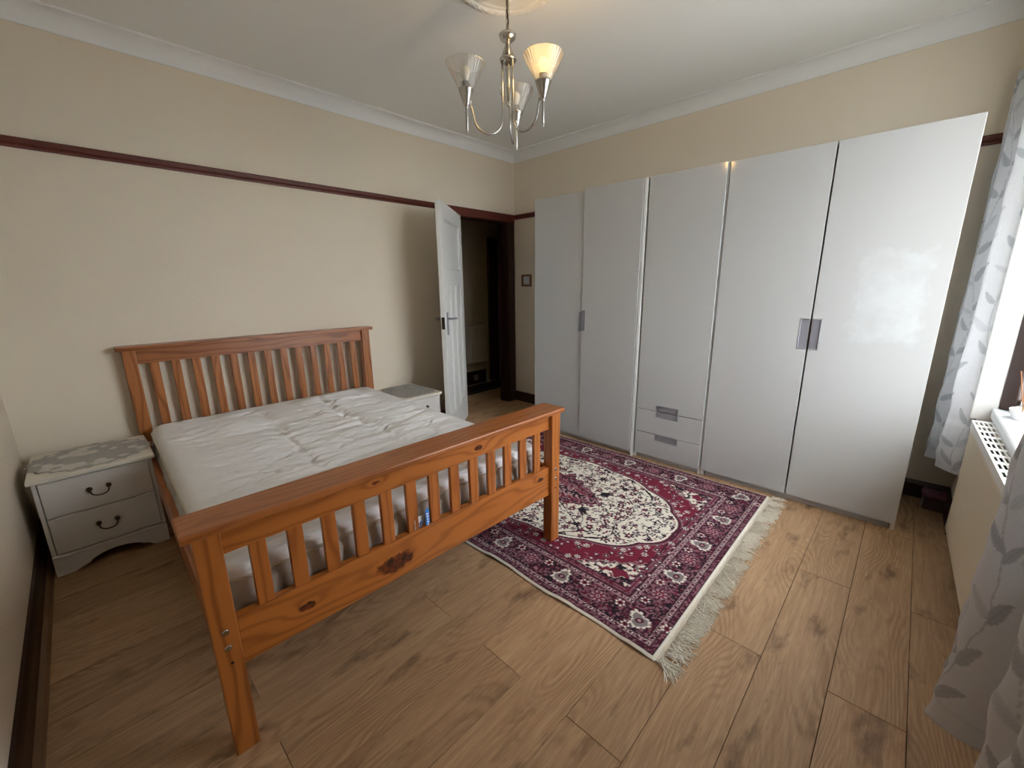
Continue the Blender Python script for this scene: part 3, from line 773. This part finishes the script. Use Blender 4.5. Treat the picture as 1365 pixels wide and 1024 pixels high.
put(band(.214, .256), 'mar'); put(band(.222, .248), 'mauve'); put(band(.222, .248) & (sp > .62), 'mar'); put(band(.233, .238), 'crim')
inf = E_ >= .256
# field: crimson ground with small flowers, cream lobed medallion, dark centre, cream corners
put(inf, 'crim')
def flower(x, y, r, c1, c2, ang=0, n=5, c3=None):
    i0, i1 = np.searchsorted(gx, [x-r*1.4, x+r*1.4]); j0, j1 = np.searchsorted(gy, [y-r*1.4, y+r*1.4])
    if i1 <= i0 or j1 <= j0: return
    a, b = GX[i0:i1, j0:j1]-x, GY[i0:i1, j0:j1]-y
    rr = np.hypot(a, b); t = np.arctan2(b, a)
    s_ = rc[i0:i1, j0:j1]
    m = rr < r*(.78+.25*np.cos(n*(t-ang))); s_[m] = CR[c1]
    m = rr < r*.55; s_[m] = CR[c2]
    if c3: s_[rr < r*.25] = CR[c3]
def leafm(x, y, ang, l, w, c):
    i0, i1 = np.searchsorted(gx, [x-l, x+l]); j0, j1 = np.searchsorted(gy, [y-l, y+l])
    if i1 <= i0 or j1 <= j0: return
    a, b = GX[i0:i1, j0:j1]-x, GY[i0:i1, j0:j1]-y
    p_, q_ = a*math.cos(ang)+b*math.sin(ang), -a*math.sin(ang)+b*math.cos(ang)
    q_ = q_-.25*p_*p_/l
    m = (p_/l)**2+(q_/w)**2 < 1; rc[i0:i1, j0:j1][m] = CR[c]
def sym(fn, dx, dy, *a):
    for sx in (1, -1):
        for sy in (1, -1): fn(cxr+sx*dx, cyr+sy*dy, *a)
def scatter(n, x0, x1, y0, y1, mind, seed):
    r = np.random.default_rng(seed); pts = []
    for _ in range(n*30):
        p = (r.uniform(x0, x1), r.uniform(y0, y1))
        if all((p[0]-q[0])**2+(p[1]-q[1])**2 > mind**2 for q in pts): pts.append(p)
        if len(pts) >= n: break
    return pts, r
angE = np.arctan2(PY/.47, PX/.795); rad = np.hypot(PX/.795, PY/.47)
lob = .97+.035*np.abs(np.sin(angE*7.0))+.02*np.exp(-(angE/.12)**2)
cream_m = inf & (rad < lob)
pts, r = scatter(190, .02, .86, .02, .53, .031, 5)
for (x, y) in pts:
    c = r.choice(3)
    sym(flower, x, y, (.017, .020, .015)[c], ('white', 'mauve', 'navy')[c], ('grey', 'navy', 'pink')[c], r.uniform(0, 6), 6, 'white')
pts, r = scatter(170, .02, .88, .02, .53, .022, 6)
for (x, y) in pts: sym(leafm, x, y, r.uniform(0, 6), .011, .003, ('pink', 'navy', 'mauve')[r.choice(3)])
put(inf & (rad < lob+.035) & (rad >= lob+.022), 'mauve')
put(inf & (rad < lob+.022), 'mar')
put(cream_m, 'cream')
keep = rc.copy(); mask = cream_m & (rad < lob-.015)
pts, r = scatter(95, .01, .87, .01, .46, .043, 1)
for (x, y) in pts:
    c = r.choice(4); sym(flower, x, y, r.uniform(.016, .029), ('navy', 'crim', 'navy', 'mar')[c], ('crim', 'navy', 'grey', 'mauve')[c], r.uniform(0, 6), int(r.choice([4, 5, 6])), ('white', 'pink', 'white', 'navy')[c])
pts, r = scatter(420, .0, .80, .0, .47, .0165, 2)
for (x, y) in pts: sym(leafm, x, y, r.uniform(0, 6), r.uniform(.009, .018), r.uniform(.003, .006), ('navy', 'navy', 'mar', 'grey', 'crim')[r.choice(5)])
vine = np.abs(np.sin(PX*19+2.2*np.sin(PY*17))-np.sin(PY*23+1.5*np.sin(PX*13)))
vm = (vine < .045) & mask; rc[vm] = CR['navy']
rc[:] = np.where((inf & (rad < lob) & ~mask)[..., None], keep, rc); 
outside = ~cream_m
rc[:] = np.where(outside[..., None], keep, rc)
# centre medallion
mr = np.where(PX < .345, .225*(1-(np.minimum(PX, .345)/.345))**.8*(1+.10*np.cos(PX*62)), 0)
med = PY < mr
put(PY < mr+.012, 'cream', 1.0) if False else None
put(med, 'navy'); put(med & (sp2 > .5), 'mauve'); put(med & (sp3 > .62), 'crim'); put(med & (sp < .2), 'pink')
put(PY < mr*.62, 'crim'); put((PY < mr*.62) & (sp2 > .55), 'mauve'); put((PY < mr*.62) & (sp < .16), 'cream'); put((PY < mr*.66) & (PY > mr*.60), 'navy')
put((PY < mr*.25) , 'navy'); put((PY < mr*.25) & (sp2 > .5), 'pink')
# cream corners
fx_, fy_ = ex-.256, ey-.256
cd = fx_*.72+fy_*1.0+.018*np.abs(np.sin((fx_-fy_)*32))
corner = inf & (cd < .205)
put(inf & (cd < .217), 'pink'); put(inf & (cd < .211), 'navy'); put(corner, 'cream')
put(corner & (vnoise(GX*70, GY*70, 31) > .60), 'navy'); put(corner & (vnoise(GX*55, GY*55, 32) > .68), 'crim'); put(corner & (sp2 > .78), 'grey')
cm = np.hypot((fx_-.055)/1.25, fy_-.055); 
put(corner & (np.abs(fx_-fy_) < .05) & (np.abs(cd-.115) < .03), 'crim'); put(corner & (np.abs(cd-.06) < .022) & (np.abs(fx_-fy_) < .10), 'navy'); put(corner & (np.abs(cd-.06) < .012) & (sp2 > .45), 'mauve')
# main border palmettes and rosettes
def palmette(x, y, ux, uy):
    """grey heart with a toothed white rim pointing along (ux, uy)"""
    R = .085
    i0, i1 = np.searchsorted(gx, [x-R, x+R]); j0, j1 = np.searchsorted(gy, [y-R, y+R])
    if i1 <= i0 or j1 <= j0: return
    a, b = GX[i0:i1, j0:j1]-x, GY[i0:i1, j0:j1]-y
    p_, q_ = a*ux+b*uy, a*uy-b*ux
    def heart(s):
        P_, Q_ = (p_+.010)/s, np.abs(q_)/s
        return (P_ > -.55+.35*Q_*Q_) & (Q_ < .95*np.sqrt(np.clip(1-P_, 0, 2)/1.55)*(.75+.12*np.cos(P_*9)))
    s_ = rc[i0:i1, j0:j1]
    tooth = np.sin(np.arctan2(q_, p_)*13) > -.3
    s_[heart(.066) & tooth] = CR['white']; s_[heart(.056)] = CR['white']; s_[heart(.048)] = CR['grey']
    s_[(np.hypot(p_+.006, q_*.8) < .014)] = CR['mar']; s_[(np.hypot(p_+.006, q_) < .007)] = CR['pink']
def rosette(x, y):
    R = .055
    i0, i1 = np.searchsorted(gx, [x-R, x+R]); j0, j1 = np.searchsorted(gy, [y-R, y+R])
    if i1 <= i0 or j1 <= j0: return
    a, b = GX[i0:i1, j0:j1]-x, GY[i0:i1, j0:j1]-y; rr = np.hypot(a, b); t = np.arctan2(b, a)
    s_ = rc[i0:i1, j0:j1]
    lim = .050*(.92+.08*np.cos(8*t))
    s_[rr < lim] = CR['mauve']; s_[rr < lim-.004] = CR['mar']
    m = (rr < .042) & (np.sin(8*t+rr*120) > .1); s_[m] = CR['mauve']
    m = (rr < .032) & (np.cos(8*t) > .2); s_[m] = CR['pink']; s_[rr < .018] = CR['crim']; m = (rr < .010); s_[m] = CR['pink']; s_[rr < .005] = CR['navy']
bc_ = .128
for s in (1, -1):
    for k in (-2, -1, 0, 1, 2):
        palmette(cxr+s*(Lx-bc_), cyr+k*.3145, -s, 0) if abs(k) < 2 else None
        flower(cxr+s*(Lx-bc_-.03), cyr+k*.3145+.085, .020, 'white', 'crim', 0, 6, 'navy'); flower(cxr+s*(Lx-bc_-.03), cyr+k*.3145-.085, .020, 'white', 'crim', 0, 6, 'navy')
        flower(cxr+s*(Lx-bc_+.03), cyr+k*.3145+.07, .016, 'navy', 'mauve', 0, 5); flower(cxr+s*(Lx-bc_+.03), cyr+k*.3145-.07, .016, 'navy', 'mauve', 0, 5)
        if k < 2: rosette(cxr+s*(Lx-bc_), cyr+(k+.5)*.3145)
    for k in range(-3, 3):
        x = cxr+(k+.5)*.376
        palmette(x, cyr+s*(Ly-bc_), 0, -s) if abs(k+.5) < 2.4 else None
        for q in (.10, -.10): flower(x+q, cyr+s*(Ly-bc_-.03), .022, 'white', 'crim', 0, 6, 'navy')
        for q in (.075, -.075): flower(x+q, cyr+s*(Ly-bc_+.032), .016, 'navy', 'mauve', 0, 5)
        if k < 2: rosette(x+.188, cyr+s*(Ly-bc_))
for sx in (1, -1):
    for sy in (1, -1):
        palmette(cxr+sx*(Lx-bc_), cyr+sy*(Ly-bc_), -sx*.707, -sy*.707)
# cream selvedges, weave
put(E_ < .012, 'cream')
rc *= (.93+.14*vnoise(GX*400, GY*400, 41))[..., None]
fall = np.clip(E_/.02, 0, 1)
ZR = .0035+.0055*np.sqrt(fall)
wav = np.exp(-((GY-ry0)/.05)**2)
ZR = ZR+wav*.006*np.clip(np.sin(GX*17)+.4*np.sin(GX*41), 0, 1)
YD = GY+wav*.005*np.sin(GX*13+1)+np.exp(-((GY-ry1)/.05)**2)*.004*np.sin(GX*15)
rug = tag(empty('persian_rug', (0, 0, 0)), 'crimson and cream patterned oriental rug with fringe, partly under the bed', 'rug')
rug.name = 'oriental_rug'; rug.location = (cxr, cyr, 0)
Pr = np.stack([GX-cxr, YD-cyr, ZR], -1)
grid('pile', Pr, vcol('rug wool', .95, bump=.5, bscale=700), rug, rc)
M_fr = simple('cream fringe yarn', (238, 232, 218), .9, var=.05, vscale=60)
for s in (1, -1):
    xe = s*Lx
    Pk = np.array([[(xe+s*t*.016, y-cyr, .0045-.002*t) for t in np.linspace(-.1, 1, 5)] for y in np.linspace(ry0+.002, ry1-.002, 200)])
    Pk[..., 2] += .0008*np.sin(np.arange(200)*.9)[:, None]
    grid('kelim_end', Pk, simple('cream flatweave', (222, 212, 192), .9, bump=.4, bscale=400), rug, flip=(s < 0))
    fm = MB(); rg = np.random.default_rng(3+s)
    vs, fs = [], []
    for i in range(1100):
        y = rg.uniform(ry0+.002, ry1-.002)-cyr; L = rg.uniform(.055, .088); a = rg.normal(.15, .22)+.45*math.sin(y*41+2*math.sin(y*17)); y = y+.006*math.sin(y*260); cu = rg.normal(0, .55)
        x, yy, r0 = xe+s*.014, y, .0018; base = len(vs); z0 = rg.uniform(.003, .011)
        for k in range(7):
            t = k/6; ang = a+cu*t; zk = max(.0015, z0*(1-t)+.0015+.004*math.sin(t*5+i))
            nx_, ny_ = -math.sin(ang), math.cos(ang)
            for q in range(3):
                th_ = q*2*PI/3; vs.append((x+nx_*r0*math.cos(th_)*(1 if s > 0 else -1), yy+ny_*r0*math.cos(th_), zk+r0*math.sin(th_)))
            x += s*L/6*math.cos(ang); yy += L/6*math.sin(ang)
            if k:
                b0 = base+(k-1)*3
                for q in range(3): fs.append((b0+q, b0+(q+1) % 3, b0+3+(q+1) % 3, b0+3+q))
    me = bpy.data.meshes.new('fringe'); me.from_pydata(vs, [], fs); me.update()
    o = link('fringe', me, rug, M_fr); o['kind'] = 'stuff'

# ------------------------------------------------------------------ radiator
rad_ = empty('radiator', (3.478, -.615, 0), math.radians(1.5)); tag(rad_, 'cream panel radiator with slotted top grille under the bay window', 'radiator')
RL = 1.20
ys = np.linspace(0, -RL, 481); tri = np.abs(((ys/.0333) % 1)-.5)*2; rib = np.clip((tri-.25)*2, 0, 1)*.005
prof = [(.018, .10), (.004, .105), (0, .118), (0, .128)] 
rowsP = []
for x_, z_, k_ in [(.020, .105, 0), (.004, .105, 0), (0, .112, 0), (0, .132, 0), (0, .140, .5), (0, .150, 1), (0, .600, 1), (0, .610, .5), (0, .618, 0), (0, .632, 0), (.004, .640, 0), (.02, .640, 0)]:
    rowsP.append(np.stack([x_+rib*k_, ys, np.full_like(ys, z_)], -1))
grid('front_panel', np.array(rowsP), M_rad, rad_, flip=True)
box('back_panel', M_rad, rad_, .066, .076, -RL, 0, .105, .640)
box('side_cover', M_rad, rad_, .003, .074, -.004, .002, .12, .655); box('side_cover', M_rad, rad_, .003, .074, -RL-.002, -RL+.004, .12, .655)
box('convector', M_black, rad_, .02, .062, -RL+.03, -.03, .14, .622)
gm = MB().box(-.002, .003, -RL, 0, .630, .664, bev=.001)
for k in range(6): gm.box(.003+k*.0142-.002, .003+k*.0142+.0022, -RL, 0, .660, .664)
nr = 14
for k in range(nr+1): gm.box(0, .077, -RL*k/nr-.014, -RL*k/nr+.014, .6605, .6635)
gm.box(.074, .078, -RL, 0, .640, .664, bev=.001)
gm.build('top_grille', M_radw, rad_, 'white slotted top grille')
vb = MB().tube([(.04, -RL-.035, .0), (.04, -RL-.035, .10), (.04, -RL, .125)], .0075, 10)
vb.lathe([(0, 0), (.013, 0), (.013, .02), (.016, .022), (.019, .05), (.018, .07), (.012, .078), (0, .08)], 16, (.04, -RL-.035, .10))
vb.build('valve', M_radw, rad_, 'white radiator valve')

# ------------------------------------------------------------------ curtains
def curtain(name, label, path_bot, path_top, z0, z1, seed, hemwob=.006, flare=None):
    A, B = catmull(path_bot, 30), catmull(path_top, 30)
    n = len(A); nz = int((z1-z0)/.0045)
    seg = np.concatenate([[0], np.cumsum(np.linalg.norm(np.diff(A, axis=0), axis=1))])*1.15
    t = np.linspace(0, 1, nz)
    tt = (t**.9)[None, :, None]
    XY = A[:, None, :]*(1-tt)+B[:, None, :]*tt
    S, Tz = np.meshgrid(seg, z0+(z1-z0)*t, indexing='ij')
    wr = (vnoise(S*9, Tz*26, seed)-.5)*.013*np.exp(-((Tz-z0)/.5)**2)+(vnoise(S*6, Tz*9, seed+1)-.5)*.009
    XY[..., 0] += wr; XY[..., 1] += (vnoise(S*7, Tz*6, seed+2)-.5)*.010
    if flare is not None: XY[..., 0] += flare(S, Tz); 
    Zc = Tz+hemwob*(np.sin(S*14)*np.exp(-((Tz-z0)/.05)**2))
    # leaf sprig print in cloth coordinates
    base = np.array(srgb(218, 219, 222)); lf = np.array(srgb(180, 183, 188)); lf2 = np.array(srgb(202, 204, 208)); st = np.array(srgb(190, 191, 194))
    col = np.zeros(S.shape+(3,)); col[:] = base
    col *= (.97+.05*vnoise(S*200, Tz*200, seed+5))[..., None]
    rg = np.random.default_rng(seed)
    def stamp(cx, cy, ang, l, w, c):
        a, b = S-cx, Tz-cy; p_ = a*math.cos(ang)+b*math.sin(ang); q_ = -a*math.sin(ang)+b*math.cos(ang)
        q_ = q_-.12*l*(1-(p_/l)**2)
        m = (np.abs(p_) < l) & (np.abs(q_) < w*np.sqrt(np.clip(1-(p_/l)**2, 0, 1))*(1-.35*p_/l))
        col[m] = c; col[m & (np.abs(q_) < .0012)] = c*.88
    for cx0 in np.arange(-.1, seg[-1]+.2, .17):
        ph = rg.uniform(0, 6); yy = z0-.1
        sx = cx0+.030*np.sin((Tz-z0)*9+ph)
        col[np.abs(S-sx) < .0022] = st
        while yy < z1+.1:
            for sd in (1, -1):
                l = rg.uniform(.030, .052); an = PI/2-sd*rg.uniform(.5, 1.15); x0 = cx0+.030*math.sin((yy-z0)*9+ph)
                stamp(x0+math.cos(an)*l*1.15, yy+math.sin(an)*l*1.15+rg.uniform(0, .03), an, l, l*.34, lf if rg.random() < .6 else lf2)
            yy += rg.uniform(.10, .15)
    hem = np.abs(Tz-z0-.055) < .0025; col[hem] *= .9
    o = grid(name, np.stack([XY[..., 0], XY[..., 1], Zc], -1), M_curt, None, col)
    o.modifiers.new('thick', 'SOLIDIFY').thickness = .002
    return tag(o, label, 'curtain', 'leaf print curtains at the bay window')
M_curt = vcol('leaf print curtain cloth', .75, bump=.15, bscale=600, transl=.14)
fp = [(3.49, -.10), (3.375, -.16), (3.46, -.20), (3.372, -.235), (3.455, -.30), (3.46, -.34), (3.405, -.385), (3.435, -.42), (3.490, -.455), (3.508, -.44)]
tp = [(3.50, -.10), (3.39, -.15), (3.46, -.19), (3.395, -.235), (3.46, -.29), (3.46, -.33), (3.43, -.385), (3.455, -.42), (3.510, -.455), (3.515, -.43)]
curtain('curtain', 'pale grey leaf print curtain bunched between the wardrobe and the radiator', fp, tp, .34, 2.24, 3)
np_ = [(3.55, -1.93), (3.47, -1.945), (3.408, -1.965), (3.46, -2.01), (3.45, -2.045), (3.388, -2.075), (3.43, -2.12), (3.53, -2.15), (3.45, -2.22), (3.54, -2.32), (3.44, -2.42), (3.54, -2.52), (3.45, -2.62), (3.53, -2.72)]
nt_ = [(3.55, -1.93), (3.50, -1.945), (3.455, -1.965), (3.48, -2.01), (3.48, -2.045), (3.450, -2.085), (3.47, -2.12), (3.53, -2.15), (3.46, -2.22), (3.54, -2.32), (3.45, -2.42), (3.54, -2.52), (3.46, -2.62), (3.53, -2.72)]
curtain('curtain', 'grey leaf print curtain hanging over the near end of the radiator', np_, nt_, .235, 2.24, 8)
pole = empty('curtain_pole', (3.46, -1.5, 2.27)); tag(pole, 'plain pole carrying the leaf print curtains across the bay window', 'curtain pole')
MB().tube([(0, 1.45, 0), (0, -1.4, 0)], .014, 12).build('rod', M_nick, pole)
for y in (1.40, -1.35): MB().box(0, .06, y-.01, y+.01, -.012, .012, bev=.003).build('bracket', M_nick, pole)

# ------------------------------------------------------------------ reed diffuser on the sill, box by the skirting
M_reed = simple('tan reed', (170, 118, 78), .7)
rd = empty('reed_diffuser', (3.628, -.632, .705)); tag(rd, 'white oval bowl with a reed diffuser on the window sill', 'reed diffuser')
th = np.linspace(0, 2*PI, 64, endpoint=False)
pr = [(.0, .0), (.044, .0), (.050, .004), (.058, .022), (.064, .042), (.066, .044), (.063, .044), (.055, .024), (.042, .010), (0, .008)]
AA, _ = np.meshgrid(th, np.arange(len(pr))); rr_ = np.array([p[0] for p in pr])[:, None]; zz_ = np.array([p[1] for p in pr])[:, None]+0*AA
ex_ = np.sqrt(1.0)
grid('bowl', np.stack([rr_*np.cos(AA)*1.0*.75, rr_*np.sin(AA)*1.0, zz_], -1) @ np.array([[.72, .69, 0], [-.69, .72, 0], [0, 0, 1]]).T, simple('white ceramic', (236, 236, 234), .3), rd, wrap=True)
mbw = MB()
for k in range(16):
    a = k/16*2*PI; pts = []
    for j in range(5):
        aa = a+(j-2)*.06; rz = .016+.010*math.sin(j*2.2+k)+.012; rx = .0548+.006*(rz/.05)
        v_ = Vector((rx*math.cos(aa)*.75, rx*math.sin(aa), rz)); pts.append((v_.x*.72+v_.y*-.69*0+v_.y*.69*0 + 0, v_.y, v_.z) if False else tuple(Matrix(((.72, .69, 0), (-.69, .72, 0), (0, 0, 1))).transposed() @ v_))
    mbw.tube(pts, .0013, 5)
mbw.build('relief_pattern', simple('grey relief', (196, 198, 200), .5), rd)
MB().lathe([(0, .010), (.026, .010), (.028, .014), (.028, .045), (.022, .056), (.012, .062), (.011, .078), (.013, .080), (.010, .080), (.009, .062), (0, .055)], 20).build('bottle', pane_mat('bottle glass', .8, (.95, .93, .9)), rd).location = (-.018, -.012, 0)
for k in range(6):
    a = k*1.05; MB().tube([(.005*math.cos(a+3), .005*math.sin(a+3), .016), (.034*math.cos(a), .034*math.sin(a), .21)], .0019, 6).build('reed', M_reed, rd).location = (-.018, -.012, 0)

bxo = empty('storage_box', (3.455, -.115, 0)); tag(bxo, 'small dark box with a plum cloth on top by the skirting under the far curtain', 'box')
mbx = MB().box(-.045, .055, -.06, .06, 0, .085, bev=.004); mbx.build('body', simple('dark plum box', (74, 60, 66), .6), bxo)
MB().box(-.046, -.044, -.045, .0, .012, .07).build('paper_label', simple('pale paper label', (172, 168, 172), .7), bxo)
xx, yy = np.meshgrid(np.linspace(-.055, .062, 30), np.linspace(-.068, .068, 34), indexing='ij')
zz2 = .089+.014*vnoise(xx*45, yy*45, 3)-np.maximum(np.abs(xx)-.046, 0)*1.6-np.maximum(np.abs(yy)-.058, 0)*1.6
clo = grid('cloth', np.stack([xx, yy, zz2], -1), simple('plum cloth', (120, 76, 92), .9), bxo); clo['label'] = 'plum cloth'
clo.modifiers.new('thick', 'SOLIDIFY').thickness = .003

# ------------------------------------------------------------------ hall beyond the doorway
hr = empty('hall_radiator', (-.95, .15, 0)); hr.name = 'radiator'; tag(hr, 'pale radiator on the dim hall wall beyond the doorway', 'radiator')
ys = np.linspace(-.62, .19, 160); tri = np.abs(((ys/.05) % 1)-.5)*2; rib = np.clip((tri-.2)*2, 0, 1)*.006
rowsP = [np.stack([x_-rib*k_, ys, np.full_like(ys, z_)], -1) for x_, z_, k_ in [(.03, .30, 0), (.085, .30, 0), (.09, .305, 0), (.09, .33, 0), (.09, .345, 1), (.09, .755, 1), (.09, .77, 0), (.09, .785, 0), (.085, .79, 0), (.03, .79, 0)]]
grid('front_panel', np.array(rowsP), simple('hall radiator enamel', (196, 188, 170), .5), hr)
box('back_panel', simple('hall radiator back', (180, 172, 156), .5), hr, .002, .085, -.615, .185, .305, .785)
MB().tube([(.05, .22, 0), (.05, .22, .30), (.05, .19, .33)], .008, 8).lathe([(0, 0), (.014, 0), (.016, .06), (.01, .07), (0, .07)], 12, (.05, .22, .30)).build('valve', M_white, hr)
so = tag(MB().box(-.932, -.922, .16, .24, .05, .13, bev=.003).box(-.923, -.920, .185, .195, .08, .10).build('wall_socket', simple('grey socket', (150, 144, 134), .5)), 'small pale socket on the dark hall skirting below the radiator', 'socket')
struct('door_2', MB().box(-.95, -.915, .47, .64, 0, 1.90, bev=.004).box(-.95, -.915, .64, 1.35, 1.80, 1.90, bev=.004), M_dark)
struct('door_3', MB().box(-.948, -.925, .655, 1.35, .01, 1.80, bev=.003), M_white)
ru = tag(empty('hall_runner', (-.73, .1, 0)), 'black runner with faint pale border lines on the hall floor beyond the doorway', 'rug')
box('pile', simple('black runner pile', (30, 26, 26), .95, var=.2, vscale=40), ru, -.150, .185, -1.0, 1.3, 0.0, .008)
for x in (-.115, .145): box('border_line', simple('grey runner border', (92, 84, 78), .95), ru, x-.006, x+.006, -.97, 1.27, .007, .0095, bev=0)
pf = tag(empty('picture_frame', (-.95, -.2, 1.36)), 'dark picture frame on the hall wall just behind the open door', 'picture')
fm = MB()
for dd in ((-.27, -.235, -.39, .39), (.19, .225, -.39, .39), (-.235, .19, -.39, -.355), (-.235, .19, .355, .39)): fm.box(0, .025, dd[0], dd[1], dd[2], dd[3], bev=.003)
fm.build('frame', M_dark, pf); box('print', simple('dim print', (120, 112, 100), .7), pf, 0.001, .008, -.235, .19, -.355, .355, bev=0)
